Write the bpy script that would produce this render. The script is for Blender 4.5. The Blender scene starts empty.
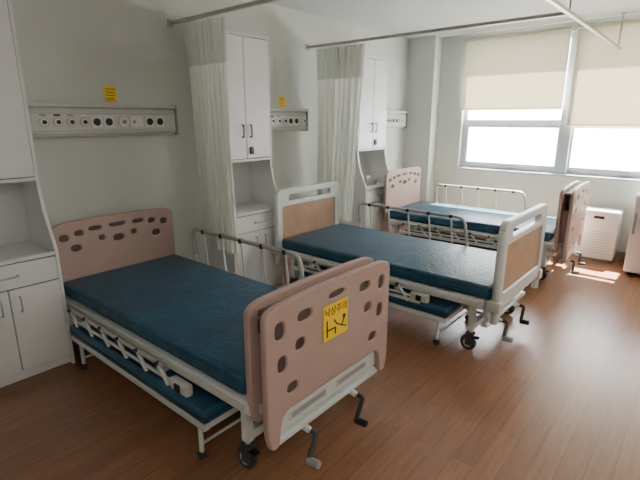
import bpy, bmesh, math, random
from mathutils import Vector, Matrix
random.seed(4)
C = bpy.context.scene.collection

def lin(r,g,b):
    f=lambda c:(c/255/12.92 if c/255<=0.04045 else ((c/255+0.055)/1.055)**2.4)
    return (f(r),f(g),f(b),1)

def mat(name,rgb,rough=0.5,metal=0.0,var=0.0,scale=6,bump=0.0,bscale=60,coat=0.0,trans=None,spec=0.5):
    m=bpy.data.materials.new(name); m.use_nodes=True
    nt=m.node_tree; N=nt.nodes; L=nt.links
    p=N['Principled BSDF']; col=lin(*rgb)
    p.inputs['Base Color'].default_value=col
    p.inputs['Roughness'].default_value=rough
    p.inputs['Metallic'].default_value=metal
    p.inputs['Specular IOR Level'].default_value=spec
    p.inputs['Coat Weight'].default_value=coat
    tc=N.new('ShaderNodeTexCoord')
    if var>0:
        n=N.new('ShaderNodeTexNoise'); n.inputs['Scale'].default_value=scale; n.inputs['Detail'].default_value=5
        L.new(tc.outputs['Object'],n.inputs['Vector'])
        r=N.new('ShaderNodeValToRGB')
        r.color_ramp.elements[0].position=.3; r.color_ramp.elements[1].position=.7
        r.color_ramp.elements[0].color=tuple(c*(1-var) for c in col[:3])+(1,)
        r.color_ramp.elements[1].color=tuple(min(1,c*(1+var)) for c in col[:3])+(1,)
        L.new(n.outputs['Fac'],r.inputs['Fac']); L.new(r.outputs['Color'],p.inputs['Base Color'])
    if bump>0:
        n2=N.new('ShaderNodeTexNoise'); n2.inputs['Scale'].default_value=bscale; n2.inputs['Detail'].default_value=4
        L.new(tc.outputs['Object'],n2.inputs['Vector'])
        b=N.new('ShaderNodeBump'); b.inputs['Strength'].default_value=bump; b.inputs['Distance'].default_value=.01
        L.new(n2.outputs['Fac'],b.inputs['Height']); L.new(b.outputs['Normal'],p.inputs['Normal'])
    if trans:
        t=N.new('ShaderNodeBsdfTranslucent'); t.inputs['Color'].default_value=col
        mx=N.new('ShaderNodeMixShader'); mx.inputs[0].default_value=trans
        L.new(p.outputs[0],mx.inputs[1]); L.new(t.outputs[0],mx.inputs[2])
        L.new(mx.outputs[0],N['Material Output'].inputs['Surface'])
    return m

M={}
M['wall']=mat('wall_paint',(214,218,211),.75,var=.03,scale=1.5,bump=.06,bscale=120)
M['ceil']=mat('ceiling_tile',(220,221,218),.9,var=.06,scale=60,bump=.3,bscale=90)
M['white']=mat('white_laminate',(230,230,229),.35,var=.015)
M['whited']=mat('cabinet_gap',(60,60,60),.7)
M['frame']=mat('white_enamel',(214,218,214),.32,var=.03,scale=9)
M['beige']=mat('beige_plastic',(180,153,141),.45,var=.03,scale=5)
M['beige_shade']=mat('beige_recess_shade',(88,70,63),.5)  # darkened beige: shade inside the board holes put into the colour
M['blue']=mat('blue_vinyl',(30,76,99),.4,var=.26,scale=9,bump=.5,bscale=38)
M['blued']=mat('blue_piping',(16,46,64),.45)
M['black']=mat('black_plastic',(22,22,24),.4)
M['rubber']=mat('grey_rubber',(62,62,65),.6)
M['steel']=mat('brushed_steel',(190,190,188),.3,metal=.9)
M['alu']=mat('aluminium_rail',(190,188,182),.35,metal=.55)
M['con']=mat('console_cream',(208,208,200),.45)
M['cond']=mat('console_grey',(150,152,148),.45)
M['wood']=mat('wood_insert',(168,134,106),.4,var=.12,scale=7)
M['yellow']=mat('yellow_vinyl_sticker',(252,208,20),.45)
M['red']=mat('dark_red_ink',(120,20,18),.5)
M['curtain']=mat('curtain_cloth',(243,244,237),.85,trans=.45,var=.02,scale=20)
M['blind']=mat('roller_blind',(236,231,214),.8,trans=.28,var=.01)
M['alw']=mat('window_frame_white',(196,204,210),.4)
M['base']=mat('baseboard_vinyl',(150,140,128),.5)

m=bpy.data.materials.new('curtain_mesh_header'); m.use_nodes=True
nt=m.node_tree; p=nt.nodes['Principled BSDF']; p.inputs['Base Color'].default_value=lin(236,240,230); p.inputs['Roughness'].default_value=.9
t=nt.nodes.new('ShaderNodeBsdfTransparent'); mx=nt.nodes.new('ShaderNodeMixShader'); mx.inputs[0].default_value=.25
nt.links.new(p.outputs[0],mx.inputs[1]); nt.links.new(t.outputs[0],mx.inputs[2]); nt.links.new(mx.outputs[0],nt.nodes['Material Output'].inputs['Surface'])
M['net']=m
m=bpy.data.materials.new('window_glass'); m.use_nodes=True; nt=m.node_tree
t=nt.nodes.new('ShaderNodeBsdfTransparent'); g=nt.nodes.new('ShaderNodeBsdfGlossy'); g.inputs['Roughness'].default_value=.02
mx=nt.nodes.new('ShaderNodeMixShader'); mx.inputs[0].default_value=.06
nt.links.new(t.outputs[0],mx.inputs[1]); nt.links.new(g.outputs[0],mx.inputs[2]); nt.links.new(mx.outputs[0],nt.nodes['Material Output'].inputs['Surface'])
M['glass']=m
# floor: wood-look vinyl planks
m=bpy.data.materials.new('wood_vinyl_floor'); m.use_nodes=True; nt=m.node_tree; N=nt.nodes; L=nt.links; p=N['Principled BSDF']
tc=N.new('ShaderNodeTexCoord')
mp=N.new('ShaderNodeMapping'); mp.inputs['Rotation'].default_value=(0,0,math.radians(90)); L.new(tc.outputs['Object'],mp.inputs['Vector'])
br=N.new('ShaderNodeTexBrick'); br.inputs['Scale'].default_value=1; br.inputs['Brick Width'].default_value=.9; br.inputs['Row Height'].default_value=.1
br.inputs['Mortar Size'].default_value=.0014; br.offset=.37
br.inputs['Color1'].default_value=lin(148,104,74); br.inputs['Color2'].default_value=lin(134,93,66); br.inputs['Mortar'].default_value=lin(100,70,50)
L.new(mp.outputs[0],br.inputs['Vector'])
mp2=N.new('ShaderNodeMapping'); mp2.inputs['Scale'].default_value=(26,2.2,1); L.new(tc.outputs['Object'],mp2.inputs['Vector'])
no=N.new('ShaderNodeTexNoise'); no.inputs['Scale'].default_value=1.6; no.inputs['Detail'].default_value=7; no.inputs['Roughness'].default_value=.65; L.new(mp2.outputs[0],no.inputs['Vector'])
rp=N.new('ShaderNodeValToRGB'); rp.color_ramp.elements[0].position=.3; rp.color_ramp.elements[0].color=(.72,.70,.68,1); rp.color_ramp.elements[1].position=.68; rp.color_ramp.elements[1].color=(1.1,1.1,1.1,1)
L.new(no.outputs['Fac'],rp.inputs['Fac'])
mu=N.new('ShaderNodeMix'); mu.data_type='RGBA'; mu.blend_type='MULTIPLY'; mu.inputs[0].default_value=1
L.new(br.outputs['Color'],mu.inputs[6]); L.new(rp.outputs['Color'],mu.inputs[7]); L.new(mu.outputs[2],p.inputs['Base Color'])
p.inputs['Roughness'].default_value=.29
n3=N.new('ShaderNodeTexNoise'); n3.inputs['Scale'].default_value=30; L.new(tc.outputs['Object'],n3.inputs['Vector'])
b=N.new('ShaderNodeBump'); b.inputs['Strength'].default_value=.08; b.inputs['Distance'].default_value=.01; L.new(n3.outputs['Fac'],b.inputs['Height']); L.new(b.outputs[0],p.inputs['Normal'])
M['floor']=m

def empty(name,loc=(0,0,0),rz=0,sx=1):
    e=bpy.data.objects.new(name,None); e.location=loc; e.rotation_euler=(0,0,math.radians(rz)); e.scale=(sx,1,1); C.objects.link(e); e.empty_display_size=.1; return e
def add(name,me,parent,mtx=None):
    o=bpy.data.objects.new(name,me); C.objects.link(o)
    if parent: o.parent=parent
    if mtx is not None: o.matrix_local=mtx
    return o
def bm_obj(name,bm,mt,parent,mtx=None,smooth=False):
    me=bpy.data.meshes.new(name); bm.to_mesh(me); bm.free(); me.materials.append(M[mt])
    if smooth:
        for f in me.polygons: f.use_smooth=True
    return add(name,me,parent,mtx)
def box(name,lo,hi,mt,parent=None,bevel=.004,seg=2,smooth=False,mtx=None):
    lo=Vector(lo);hi=Vector(hi); s=hi-lo; c=(hi+lo)/2
    bm=bmesh.new(); bmesh.ops.create_cube(bm,size=1)
    for v in bm.verts: v.co=Vector((v.co.x*s.x,v.co.y*s.y,v.co.z*s.z))+c
    bv=min(bevel,min(abs(x) for x in s)*.45)
    if bv>0: bmesh.ops.bevel(bm,geom=bm.edges[:],offset=bv,segments=seg,affect='EDGES',profile=.5)
    return bm_obj(name,bm,mt,parent,mtx,smooth)
def cyl(name,p0,p1,r,mt,parent=None,seg=20,r2=None,bevel=0):
    p0=Vector(p0);p1=Vector(p1); d=p1-p0; bm=bmesh.new()
    bmesh.ops.create_cone(bm,cap_ends=True,segments=seg,radius1=r,radius2=r if r2 is None else r2,depth=d.length)
    if bevel>0:
        es=[e for e in bm.edges if abs(e.verts[0].co.z-e.verts[1].co.z)<1e-6]
        bmesh.ops.bevel(bm,geom=es,offset=bevel,segments=3,affect='EDGES',profile=.5)
    mt4=Matrix.Translation((p0+p1)/2)@d.to_track_quat('Z','Y').to_matrix().to_4x4()
    bm.transform(mt4)
    for f in bm.faces: f.smooth = len(f.verts)==4
    return bm_obj(name,bm,mt,parent)
def conv(cu,name,parent,mtx=None,smooth=False):
    o=bpy.data.objects.new('tmp',cu); C.objects.link(o)
    dg=bpy.context.evaluated_depsgraph_get(); dg.update()
    me=bpy.data.meshes.new_from_object(o.evaluated_get(dg)); me.name=name
    bpy.data.objects.remove(o)
    for f in me.polygons: f.use_smooth=smooth
    return add(name,me,parent,mtx)
def fillet(pts,r,n=6,cyclic=False):
    pts=[Vector(p) for p in pts]; out=[]; k=len(pts)
    for i,p in enumerate(pts):
        if not cyclic and i in(0,k-1): out.append(p); continue
        a=pts[(i-1)%k]-p; b=pts[(i+1)%k]-p
        rr=min(r,a.length*.48,b.length*.48); a=p+a.normalized()*rr; b=p+b.normalized()*rr
        for j in range(n+1):
            t=j/n; out.append(a*(1-t)**2+p*2*t*(1-t)+b*t*t)
    return out
def tube(name,pts,r,mt,parent=None,fr=.03,cyclic=False):
    pts=fillet(pts,fr,5,cyclic) if fr>0 else [Vector(p) for p in pts]
    cu=bpy.data.curves.new('c','CURVE'); cu.dimensions='3D'; cu.bevel_depth=r; cu.bevel_resolution=3; cu.use_fill_caps=True
    s=cu.splines.new('POLY'); s.points.add(len(pts)-1)
    for q,p in zip(s.points,pts): q.co=(*p,1)
    s.use_cyclic_u=cyclic; cu.materials.append(M[mt])
    return conv(cu,name,parent,None,True)
def plate(name,outline,holes,th,mt,parent,mtx,bevel=.004):
    cu=bpy.data.curves.new('c','CURVE'); cu.dimensions='2D'; cu.fill_mode='BOTH'; cu.extrude=max(th/2-bevel,.0005); cu.bevel_depth=bevel; cu.bevel_resolution=2
    cu.offset=-bevel
    for ln in [outline]+holes:
        s=cu.splines.new('POLY'); s.points.add(len(ln)-1)
        for q,p in zip(s.points,ln): q.co=(p[0],p[1],0,1)
        s.use_cyclic_u=True
    cu.materials.append(M[mt])
    return conv(cu,name,parent,mtx)
def ell(cx,cy,rx,ry,n=20,p=2.6):
    out=[]
    for i in range(n):
        a=2*math.pi*i/n; c=math.cos(a); s=math.sin(a)
        out.append((cx+rx*math.copysign(abs(c)**(2/p),c),cy+ry*math.copysign(abs(s)**(2/p),s)))
    return out
def rrect(x0,y0,x1,y1,r):
    return [(v.x,v.y) for v in fillet([(x0,y0,0),(x1,y0,0),(x1,y1,0),(x0,y1,0)],r,5,True)]
def MX(x,y,z):
    return Matrix(((0,0,1,x),(1,0,0,y),(0,1,0,z),(0,0,0,1)))
def MY(x,y,z):
    return Matrix(((1,0,0,x),(0,0,-1,y),(0,1,0,z),(0,0,0,1)))

# ---------------- ROOM ----------------
RX=5.9; YB=-1.7; YF=6.05; H=2.6
box('floor',(-.15,YB-.15,-.1),(RX+.15,YF+.25,0),'floor',bevel=0)
box('ceiling',(-.15,YB-.15,H),(RX+.15,YF+.25,H+.1),'ceil',bevel=0)
box('wall_left',(-.15,YB-.15,0),(0,YF+.25,H),'wall',bevel=0)
box('wall_right',(RX,YB-.15,0),(RX+.15,YF+.25,H),'wall',bevel=0)
box('wall_back',(0,YB-.15,0),(RX,YB,H),'wall',bevel=0)
WX0,WX1,WZ0,WZ1=.76,4.62,.91,2.5
wf=empty('wall_far')
box('below_window',(0,YF,0),(RX,YF+.25,WZ0),'wall',wf,0)
box('above_window',(0,YF,WZ1),(RX,YF+.25,H),'wall',wf,0)
box('left_of_window',(0,YF,WZ0),(WX0,YF+.25,WZ1),'wall',wf,0)
box('right_of_window',(WX1,YF,WZ0),(RX,YF+.25,WZ1),'wall',wf,0)
box('pillar',(0,5.86,0),(.41,YF,H),'wall',None,.004)
box('baseboard_left',(0,YB,0),(.012,5.86,.08),'base',None,.003)
box('baseboard_far',(.41,YF-.012,0),(RX,YF,.08),'base',None,.003)
box('trim_window_sill',(WX0-.05,YF-.025,WZ0-.03),(WX1+.05,YF+.2,WZ0),'alw',None,.006)

def window(n,x0,x1,cover=True):
    w=empty('window_%d'%n); y0,y1=YF+.07,YF+.12; t=.05
    box('frame_bottom',(x0,y0,WZ0),(x1,y1,WZ0+t),'alw',w); box('frame_top',(x0,y0,WZ1-t),(x1,y1,WZ1),'alw',w)
    box('frame_left',(x0,y0,WZ0+t),(x0+t,y1,WZ1-t),'alw',w); box('frame_right',(x1-t,y0,WZ0+t),(x1,y1,WZ1-t),'alw',w)
    box('transom',(x0+t,y0,1.48),(x1-t,y1,1.54),'alw',w)
    a,b,c,d=x0+t,x1-t,WZ0+t,1.48; s=.035; y2,y3=YF+.05,YF+.09
    box('sash_b',(a,y2,c),(b,y3,c+s),'alw',w); box('sash_t',(a,y2,d-s),(b,y3,d),'alw',w)
    box('sash_l',(a,y2,c+s),(a+s,y3,d-s),'alw',w); box('sash_r',(b-s,y2,c+s),(b,y3,d-s),'alw',w)
    box('latch',((a+b)/2-.05,y2-.02,c+.01),((a+b)/2+.05,y2,c+.03),'cond',w)
    if cover: box('mullion_cover',(x1-.06,YF+.01,WZ0+.001),(x1+.06,y0,WZ1-.001),'alw',w)
    box('glass_low',(a+s,YF+.075,c+s),(b-s,YF+.079,d-s),'glass',w,0)
    box('glass_high',(a,YF+.1,1.54),(b,YF+.104,WZ1-t),'glass',w,0)
window(1,WX0,2.04); window(2,2.04,3.33); window(3,3.33,WX1,False)

def blind(x0,x1,zb,first=False):
    b=empty('roller_blind',((x0+x1)/2,YF-.05,0)); hw=(x1-x0)/2
    cyl('roller',(-hw,0,2.53),(hw,0,2.53),.022,'blind',b)
    box('fabric',(-hw+.01,.018,zb),(hw-.01,.021,2.53),'blind',b,0)
    box('bottom_bar',(-hw+.01,.01,zb-.02),(hw-.01,.028,zb+.005),'blind',b,.004)
    cyl('bead_chain',(hw+.004,-.005,1.2),(hw+.004,-.005,2.52),.0025,'con',b,8)
blind(.76,1.99,1.68); blind(2.04,3.31,1.49); blind(3.36,4.6,1.5)

# ---------------- CABINETS ----------------
def cabinet(y0):
    y1=y0+.59; w=empty('hospital_wardrobe_cabinet',(0.004,y0,0)); W=.59
    D=.43; U=.30
    prof=[(0,0.0),(D,0.0),(D,.77),(D-.01,.80),(U+.03,1.0),(U,1.14),(U,2.23),(0,2.23)]
    for nm,yy in(('side_left',.009),('side_right',W-.009)):
        plate(nm,prof,[],.018,'white',w,MY(0,yy,0),.001)
    box('back',(0,.018,.03),(.008,W-.018,2.22),'white',w,0)
    box('plinth',(.01,.018,0),(D-.04,W-.018,.07),'white',w,0)
    box('counter',(.008,.019,.745),(D+.004,W-.019,.77),'white',w,.006)
    box('carcass_low',(.01,.019,.07),(D-.02,W-.019,.745),'whited',w,0)
    box('drawer_front',(D-.018,.021,.595),(D+.002,W-.021,.738),'white',w,.004)
    g=.0025; mid=W/2
    box('door_low_l',(D-.018,.021,.075),(D+.002,mid-g,.588),'white',w,.004)
    box('door_low_r',(D-.018,mid+g,.075),(D+.002,W-.021,.588),'white',w,.004)
    tube('drawer_handle',[(D,mid-.06,.67),(D+.028,mid-.06,.67),(D+.028,mid+.06,.67),(D,mid+.06,.67)],.006,'steel',w,.012)
    for s in(-1,1):
        tube('low_handle',[(D,mid+s*.05,.45),(D+.025,mid+s*.05,.45),(D+.025,mid+s*.05,.54),(D,mid+s*.05,.54)],.005,'steel',w,.01)
    box('carcass_up',(.01,.019,1.21),(U-.02,W-.019,2.22),'whited',w,0)
    box('shelf_under',(.008,.018,1.19),(U,W-.018,1.21),'white',w,.002)
    box('top_panel',(.008,.018,2.21),(U,W-.018,2.23),'white',w,.002)
    box('door_up_l',(U-.018,.021,1.215),(U+.002,mid-g,2.205),'white',w,.004)
    box('door_up_r',(U-.018,mid+g,1.215),(U+.002,W-.021,2.205),'white',w,.004)
    for s in(-1,1):
        tube('up_handle',[(U,mid+s*.045,1.40),(U+.025,mid+s*.045,1.40),(U+.025,mid+s*.045,1.50),(U,mid+s*.045,1.50)],.006,'black',w,.01)
    cyl('lock',(U,mid+.05,1.30),(U+.02,mid+.05,1.30),.016,'black',w)
    box('padlock',(U+.002,mid+.03,1.25),(U+.022,mid+.07,1.30),'black',w,.006)
    return w
for y in(-1.53,.42,2.37,4.32): cabinet(y)

# ---------------- BEDHEAD CONSOLES ----------------
def console(y0,y1):
    c=empty('bedhead_service_console',(0.003,y0,1.43)); Ln=y1-y0
    prof=[(0,.0),(.055,.005),(.075,.03),(.075,.165),(.06,.19),(.09,.2),(.09,.222),(0,.222)]
    plate('housing',prof,[],Ln,'con',c,MY(0,Ln/2,0),.001)
    for yy in(0,Ln):
        box('end_cap',(0,yy-.008,-.004),(.094,yy+.008,.226),'cond',c,.004)
    box('face_strip',(.075,.02,.035),(.078,Ln-.02,.162),'con',c,.001)
    box('groove_a',(.076,.02,.155),(.0785,Ln-.02,.159),'cond',c,0)
    box('groove_b',(.076,.02,.04),(.0785,Ln-.02,.044),'cond',c,0)
    y=.09
    for i,k in enumerate('ggggssdbssg'):
        if y>Ln-.07: break
        if k=='g':
            cyl('gas_outlet',(.077,y,.1),(.09,y,.1),.03,'steel',c,24); cyl('gas_ring',(.089,y,.1),(.094,y,.1),.022,'white',c,20); cyl('gas_core',(.092,y,.1),(.1,y,.1),.014,'black',c,16)
            box('gas_label',(.0775,y-.02,.138),(.0795,y+.02,.15),('cond','black','cond','white')[i%4],c,0)
            y+=.085
        elif k=='s':
            box('socket_plate',(.077,y-.036,.06),(.084,y+.036,.14),'white',c,.004)
            cyl('socket',(.083,y,.1),(.086,y,.1),.026,'black',c,20); y+=.085
        elif k=='d':
            cyl('dial',(.077,y+.02,.1),(.1,y+.02,.1),.038,'white',c,28,bevel=.006); cyl('dial_knob',(.1,y+.02,.1),(.112,y+.02,.1),.014,'cond',c); y+=.12
        else:
            box('call_unit',(.077,y-.05,.06),(.092,y+.05,.14),'white',c,.006)
            cyl('call_button',(.091,y-.02,.1),(.096,y-.02,.1),.012,'cond',c); y+=.11
console(1.07,2.13); console(3.02,3.70); console(4.99,5.77)

def wall_sign(y,z):
    s=empty('yellow_wall_notice',(0.002,y,z))
    box('sheet',(0,-.045,-.055),(.003,.045,.055),'yellow',s,0)
    for k in range(4): box('text_line',(.003,-.034,.032-k*.022),(.0036,.034-.012*(k%2),.037-k*.022),'rubber',s,0)
for y,z in((1.66,1.725),(3.41,1.715),(5.24,1.715)): wall_sign(y,z)

# ---------------- BEDS ----------------
def bed(name,x,y,rz,kind,top=.90,sx=1):
    b=empty(name,(x,y,0),rz,sx)
    for s in(-1,1):
        box('side_beam',(-.93,s*.43-.02,.345),(.93,s*.43+.02,.405),'frame',b,.006)
        box('side_channel',(-.9,s*.452-.006,.362),(.9,s*.452+.006,.388),'con',b,.003)
    for xx in(-.93,-.45,0,.45,.93): box('cross_beam',(xx-.02,-.41,.34),(xx+.02,.41,.39),'frame',b,.004)
    for i in range(4):
        x0=-.9+i*.44; box('deck_panel',(x0,-.42,.392),(x0+.43,.42,.404),'frame',b,.004)
    bm=bmesh.new(); bmesh.ops.create_cube(bm,size=1)
    x0,x1=(-.955,.88) if kind=='a' else (-.955,.95)
    for v in bm.verts: v.co=Vector((v.co.x*(x1-x0),v.co.y*.87,v.co.z*.095))
    bmesh.ops.bevel(bm,geom=bm.edges[:],offset=.026,segments=4,affect='EDGES',profile=.5)
    bm_obj('mattress',bm,'blue',b,Matrix.Translation(((x0+x1)/2,0,.453)),True)
    for zz in(.425,.482):
        tube('mattress_piping',[(x0,-.432,zz),(x1,-.432,zz),(x1,.432,zz),(x0,.432,zz)],.004,'blued',b,.04,True)
    R=.056
    for e in(-1,1):
        ex=e*.84
        for s in(-1,1):
            sy=s*.39
            box('leg_post',(ex-.022,sy-.02,.15),(ex+.022,sy+.02,.37),'frame',b,.006)
            cyl('caster_stem',(ex,sy,.12),(ex,sy,.16),.014,'steel',b,12)
            box('caster_fork_a',(ex-.028,sy-.022,.04),(ex+.02,sy-.017,.125),'rubber',b,.002)
            box('caster_fork_b',(ex-.028,sy+.017,.04),(ex+.02,sy+.022,.125),'rubber',b,.002)
            box('caster_crown',(ex-.03,sy-.024,.117),(ex+.028,sy+.024,.137),'rubber',b,.006)
            cyl('caster_tyre',(ex-.012,sy-.015,R+.001),(ex-.012,sy+.015,R+.001),R,'rubber',b,28,bevel=.006)
            cyl('caster_hub',(ex-.012,sy-.017,R+.001),(ex-.012,sy+.017,R+.001),.03,'con',b,20)
            box('brake_pedal',(ex+.02,sy-.018,.1),(ex+.06,sy+.018,.11),'black',b,.003)
        box('end_bar_low',(ex-.02,-.39,.155),(ex+.02,.39,.2),'frame',b,.006)
        box('board_bracket_l',(min(ex,e*.98),-.36,.30),(max(ex,e*.98),-.31,.35),'frame',b,.006)
        box('board_bracket_r',(min(ex,e*.98),.31,.30),(max(ex,e*.98),.36,.35),'frame',b,.006)
        tube('diagonal_brace',[(ex,-.3,.2),(ex-e*.18,-.3,.345)],.012,'frame',b,0)
        tube('diagonal_brace',[(ex,.3,.2),(ex-e*.18,.3,.345)],.012,'frame',b,0)
    fx=1.0 if kind=='a' else .93
    box('foot_cover',(fx-.02,-.385,.245),(fx+.012,.385,.365),'frame',b,.012,3)
    box('foot_cover_bar',(fx-.03,-.40,.195),(fx+.02,.40,.228),'frame',b,.012,3)
    for k in range(2):
        y0=-.30+k*.33
        plate('cover_slot',rrect(0,0,.26,.05,.02),[rrect(.012,.01,.248,.04,.012)],.006,'con',b,MX(fx+.013,y0,.275),.001)
        box('cover_slot_recess',(fx+.0122,y0+.01,.284),(fx+.0135,y0+.25,.316),'cond',b,0)
    for k,(cy,blk) in enumerate(((-.2,'rubber'),(.16,'black'))):
        cyl('crank_shaft',(.45,cy,.24),(fx+.07,cy,.19),.009,'steel',b,12)
        cyl('crank_collar',(fx-.02,cy,.197),(fx+.04,cy,.192),.016,'frame',b,16)
        tube('crank_arm',[(fx+.055,cy,.195),(fx+.085,cy,.19),(fx+.09,cy-.05,.12),(fx+.09,cy-.06,.09)],.012,blk,b,.012)
        cyl('crank_grip',(fx+.085,cy-.06,.095),(fx+.15,cy-.06,.10),.018,'black' if k else 'cond',b,14,bevel=.004)
    yy=-.487
    tube('low_rail_top',[(-.72,yy,.385),(.36,yy,.385)],.014,'alu',b,0)
    tube('low_rail_mid',[(-.66,yy,.325),(.42,yy,.325)],.009,'frame',b,0)
    box('low_rail_channel',(-.75,yy-.012,.27),(.5,yy+.012,.30),'frame',b,.005)
    for k in range(6):
        xx=-.66+k*.2
        tube('low_rail_link',[(xx-.03,yy-.006,.39),(xx+.06,yy-.006,.28)],.011,'frame',b,0)
        cyl('link_pivot',(xx-.03,yy-.024,.388),(xx-.03,yy-.004,.388),.012,'rubber',b,12)
    box('rail_latch',(.42,yy-.02,.3),(.56,yy+.02,.36),'con',b,.01)
    box('rail_latch_knob',(.47,yy-.03,.31),(.51,yy-.018,.35),'black',b,.004)
    for xx in(-.55,.3): box('rail_mount',(xx-.02,-.49,.33),(xx+.02,-.44,.36),'frame',b,.004)
    yy=.487
    tube('raised_rail_top',[(-.74,yy,.52),(-.76,yy,.725),(.36,yy,.725),(.40,yy,.52)],.0145,'alu',b,.06)
    for k in range(5):
        xx=-.62+k*.215
        tube('rail_baluster',[(xx+.035,yy,.40),(xx,yy,.72)],.008,'frame',b,0)
        cyl('baluster_pivot',(xx+.035,yy-.014,.41),(xx+.035,yy+.014,.41),.014,'rubber',b,12)
        cyl('baluster_cap',(xx,yy-.016,.722),(xx,yy+.016,.722),.017,'rubber',b,12)
    box('raised_rail_channel',(-.76,yy-.012,.385),(.45,yy+.012,.43),'frame',b,.006)
    tube('rail_end_post_a',[(-.74,yy,.53),(-.73,yy,.40)],.012,'frame',b,0)
    tube('rail_end_post_b',[(.40,yy,.53),(.42,yy,.40)],.012,'frame',b,0)
    for xx in(-.55,.3): box('rail_mount',(xx-.02,.44,.36),(xx+.02,.49,.39),'frame',b,.004)
    def plastic_board(nm,xx,z0,z1,head,notch=False):
        h=z1-z0; hw=.45
        pts=[(-hw+.02,0,0)]
        if notch: pts+=[(-hw+.065,0,0),(-hw+.085,.15,0),(hw-.085,.15,0),(hw-.065,0,0)]
        pts+=[(hw-.02,0,0),(hw,.08,0),(hw,h-.035,0),(hw-.06,h-.01,0),(.15,h,0),(-.15,h,0),(-hw+.06,h-.01,0),(-hw,h-.035,0),(-hw,.08,0)]
        out=[(v.x,v.y) for v in fillet(pts,.06,5,True)]
        if head:
            hs=[ell(u,h-.09+dv,rx,ry) for u,dv,rx,ry in((-.37,-.02,.03,.024),(.37,-.02,.03,.024),(-.27,0,.03,.02),(.27,0,.03,.02),(-.16,.015,.045,.016),(.16,.015,.045,.016),(0,.02,.06,.018),
              (-.30,-.10,.035,.024),(.30,-.10,.035,.024),(-.12,-.06,.022,.02),(.12,-.06,.022,.02),(0,-.08,.04,.024))]
        else:
            hs=[ell(u,v,rx,ry) for u,v,rx,ry in((-.37,h-.12,.028,.038),(.37,h-.12,.028,.038),(-.36,h-.27,.026,.036),(.36,h-.27,.026,.036),
              (-.22,h-.1,.045,.024),(.22,h-.1,.045,.024),(-.25,h-.22,.03,.026),(.25,h-.22,.03,.026),(0,h-.07,.06,.016),(-.3,h-.40,.034,.024),(.3,h-.40,.034,.024))]
        plate(nm,out,hs,.034,'beige',b,MX(xx,0,z0),.008)
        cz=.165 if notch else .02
        box(nm+'_core',(xx-.007,-hw+.02,z0+cz),(xx+.007,hw-.02,z1-.06),'beige_shade',b,.002)
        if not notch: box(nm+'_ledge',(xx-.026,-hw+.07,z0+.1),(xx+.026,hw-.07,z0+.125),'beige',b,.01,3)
    if kind=='a':
        plastic_board('headboard',-.985,.36,top,True)
        plastic_board('footboard_inner',.93,.30,top-.03,False)
        plastic_board('footboard_outer',1.025,.215,top-.03,False,True)
        for s in(-1,1): box('board_spacer',(.93,s*.3-.05,.4),(1.02,s*.3+.05,.7),'beige',b,.008)
        box('board_spacer_top',(.93,-.4,top-.10),(1.02,.4,top-.075),'beige_shade',b,.008)
    else:
        for e,xx in((-1,-1.0),(1,1.0)):
            h=top-.36
            out=rrect(-.45,0,.45,h,.07)
            slot=rrect(-.30,h-.115,.30,h-.06,.025); win=rrect(-.38,.10,.38,h-.16,.02)
            plate('end_board_frame',out,[slot,win],.045,'frame',b,MX(xx,0,.36),.01)
            box('wood_panel',(xx-.008,-.385,.455),(xx+.008,.385,.36+h-.155),'wood',b,.002)
            for s in(-1,1):
                cyl('end_post',(xx,s*.435,.26),(xx,s*.435,top-.06),.026,'frame',b,20,bevel=.008)
                box('corner_bracket',(xx-.04,s*.435-.035,.34),(xx+.04,s*.435+.035,.42),'con',b,.012)
    return b

b1=bed('hospital_bed',1.175,1.51,.5,'a',.89)
b2=bed('hospital_bed',1.50,3.25,-.3,'b',.94,1.0)
b3=bed('hospital_bed',1.48,5.04,2.5,'a',.96,.97)

sx=1.0425; sy=-.05; sz=.018
box('fall_warning_sticker',(sx,sy-.055,sz+.565),(sx+.003,sy+.125,sz+.735),'yellow',b1,.0005)
cu=bpy.data.curves.new('t','FONT'); cu.body='낙상주의'; cu.size=.045; cu.align_x='CENTER'; cu.extrude=.0004; cu.offset=.0004
cu.materials.append(M['red'])
conv(cu,'sticker_text',b1,MX(sx+.0035,sy+.035,sz+.686))
plate('sticker_head',ell(0,0,.011,.011,p=2),[],.001,'black',b1,MX(sx+.0035,sy+.095,sz+.650),.0002)
for p,q in (((-.03,.665),(-.03,.585)),((-.03,.615),(.03,.615)),((.03,.615),(.03,.585)),((.04,.63),(.075,.61)),((.075,.61),(.095,.64)),((.075,.61),(.11,.595)),((.04,.63),(.02,.655))):
    tube('sticker_limb',[(sx+.003,sy+p[0],sz+p[1]),(sx+.003,sy+q[0],sz+q[1])],.0035,'black',b1,0)

def cot(x,y,rz,L=1.4,W=.6):
    c=empty('guardian_cot',(x,y,0),rz); l=L/2; w=W/2
    box('cushion',(-l,-w,.225),(l,w,.30),'blue',c,.022,4,True)
    tube('cushion_piping',[(-l,-w,.262),(l,-w,.262),(l,w,.262),(-l,w,.262)],.004,'blued',c,.03,True)
    for s in(-1,1): box('rail',(-l+.01,s*(w-.02)-.015,.19),(l-.01,s*(w-.02)+.015,.225),'frame',c,.005)
    for xx in(-l+.03,0,l-.03): box('cross',(xx-.015,-w+.03,.19),(xx+.015,w-.03,.222),'frame',c,.004)
    for xx in(-l+.08,l-.08):
        for s in(-1,1):
            sy=s*(w-.03)
            tube('leg',[(xx,sy,.2),(xx,sy,.03)],.012,'frame',c,0)
            cyl('foot_wheel',(xx,sy-.012,.022),(xx,sy+.012,.022),.022,'rubber',c,16)
        tube('leg_brace',[(xx,-w+.03,.08),(xx,w-.03,.08)],.008,'frame',c,0)
cot(1.18,1.29,.5); cot(1.51,3.05,-.3); cot(1.48,4.92,2.5)

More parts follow.
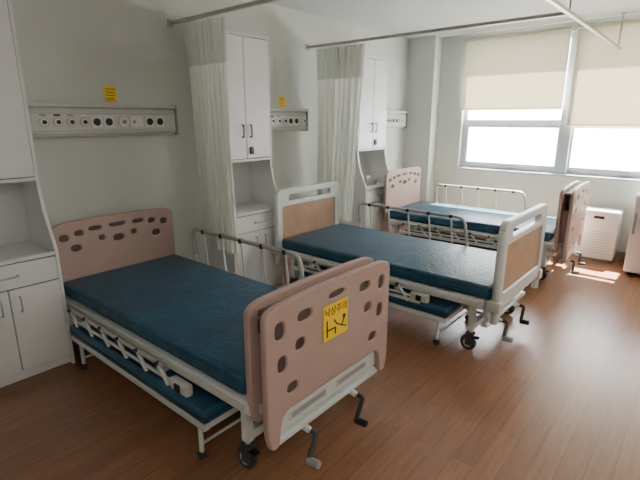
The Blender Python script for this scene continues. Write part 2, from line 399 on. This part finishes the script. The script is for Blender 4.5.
# ---------------- CURTAINS & TRACK ----------------
TR=2.27; TX=2.47; CY2=3.81
tr=empty('curtain_track')
def beam(nm,a,b_,s=.014):
    a=Vector(a);b_=Vector(b_); box(nm,(min(a.x,b_.x)-s,min(a.y,b_.y)-s,TR-.012),(max(a.x,b_.x)+s,max(a.y,b_.y)+s,TR+.014),'alu',tr,.003)
beam('track_bed_a',(.016,2.2,0),(TX,2.2,0)); beam('track_bed_b',(.016,CY2,0),(TX,CY2,0))
beam('track_aisle',(TX,.3,0),(TX,6.03,0))
for (x,y) in((TX,.5),(TX,2.2),(TX,CY2),(TX,5.9),(1.3,2.2)):
    cyl('ceiling_rod',(x,y,TR),(x,y,H-.001),.008,'alu',tr,12); cyl('ceiling_flange',(x,y,H-.008),(x,y,H-.001),.03,'alu',tr,20)
for y in(2.2,CY2): box('wall_bracket',(.001,y-.03,TR-.03),(.012,y+.03,TR+.03),'alu',tr,.003)

def curtain(x0,x1,y,zb,bx0,bx1,seed,nf=9):
    c=empty('privacy_curtain',(0,y,0)); rnd=random.Random(seed)
    nx=nf*14; nz=30; zt=TR-.03; ph=[rnd.uniform(.5,1.2) for _ in range(nf+2)]; of=[rnd.uniform(-.35,.35) for _ in range(nf+2)]
    def grid(za,zbt,nm,mt,nz):
        vs=[];fs=[]
        for j in range(nz+1):
            z=za+(zbt-za)*j/nz; k=(zt-z)/(zt-zb)
            for i in range(nx+1):
                u=i/nx; f=u*nf; ii=int(f); amp=ph[ii]*(1-(f-ii))+ph[ii+1]*(f-ii)
                a=x0+(bx0-x0)*k; b_=x1+(bx1-x1)*k
                x=a+(b_-a)*u+.012*math.sin(f*4.1*math.pi+k*2)*(.3+k)
                yy=.032*amp*math.sin(2*math.pi*f+of[ii]*k*1.5)*(.75+.35*k)+.01*math.sin(f*1.7+k*5)
                vs.append((x,yy,z))
        for j in range(nz):
            for i in range(nx):
                q=j*(nx+1)+i; fs.append((q,q+1,q+nx+2,q+nx+1))
        me=bpy.data.meshes.new(nm); me.from_pydata(vs,[],fs); me.materials.append(M[mt])
        for p in me.polygons: p.use_smooth=True
        add(nm,me,c)
    zm=zt-.3
    grid(zt,zm,'net_header','net',8); grid(zm,zb,'cloth','curtain',nz)
    for i in range(nf+1):
        x=x0+(x1-x0)*i/nf
        tube('hook',[(x,0,zt-.005),(x,.0,TR-.013)],.003,'white',c,0)
curtain(.15,.66,2.21,.52,.30,.68,3,9)
curtain(.12,.72,CY2,.5,.14,.62,8,8)

# ---------------- RIGHT-HAND ITEMS ----------------
a=empty('air_purifier',(2.57,5.84,0))
box('body',(-.19,-.12,.03),(.19,.12,.58),'white',a,.02,3)
box('foot',(-.16,-.1,0),(.16,.1,.03),'cond',a,.004)
for k in range(9): box('grille_slat',(-.15,-.124,.10+k*.03),(.15,-.119,.112+k*.03),'con',a,.001)
box('control_panel',(-.15,-.1,.579),(.15,.0,.584),'cond',a,.002)
box('power_label',(-.05,-.124,.49),(.05,-.119,.52),'black',a,.001)
a=empty('mini_refrigerator',(3.17,5.66,0))
box('body',(-.27,-.24,.03),(.27,.26,.84),'white',a,.012,3)
box('door',(-.268,-.30,.05),(.268,-.245,.832),'white',a,.015,3)
box('handle',(-.25,-.325,.45),(-.225,-.298,.66),'cond',a,.006)
for s in(-1,1):
    for t_ in(-.2,.2): cyl('foot',(s*.22,t_,0),(s*.22,t_,.031),.02,'black',a,12)
e=empty('tissue_box',(.25,4.62,.7705)); box('carton',(-.055,-.11,0),(.055,.11,.08),'cond',e,.004); box('tissue',(-.01,-.04,.08),(.01,.04,.11),'white',e,.004)

def fill_lamp(x,y,pw):
    e=empty('added_fill_light',(x,y,H))  # out-of-view ceiling panel, added only as interior fill light
    box('housing',(-.16,-.62,-.06),(.16,.62,-.001),'white',e,.006)
    m_=M.get('fill_glow')
    if not m_:
        m_=bpy.data.materials.new('fill_emitter'); m_.use_nodes=True; pp=m_.node_tree.nodes['Principled BSDF']
        pp.inputs['Emission Color'].default_value=(1,.99,.96,1); pp.inputs['Emission Strength'].default_value=pw; M['fill_glow']=m_
    box('fill_panel',(-.13,-.58,-.068),(.13,.58,-.061),'fill_glow',e,.002)
fill_lamp(3.9,-.5,24); fill_lamp(4.5,2.2,24)

# ---------------- LIGHT ----------------
w=bpy.data.worlds.new('sky'); bpy.context.scene.world=w; w.use_nodes=True
bg=w.node_tree.nodes['Background']; bg.inputs[0].default_value=(.93,.96,1,1); bg.inputs[1].default_value=26
s=bpy.data.lights.new('sun','SUN'); s.energy=130; s.angle=.02; s.color=(1,.94,.85)
so=bpy.data.objects.new('sun',s); C.objects.link(so)
d=Vector((-.03,-.66,-1)); so.rotation_euler=d.to_track_quat('-Z','Y').to_euler(); so.location=(3,9,8)

# ---------------- CAMERA ----------------
cam=bpy.data.cameras.new('camera'); cam.sensor_width=36; cam.lens=25.62
co=bpy.data.objects.new('camera',cam); C.objects.link(co)
co.location=(3.4,0,1.55); co.rotation_euler=(math.radians(90-14.88),0,math.radians(40.3))
bpy.context.scene.camera=co
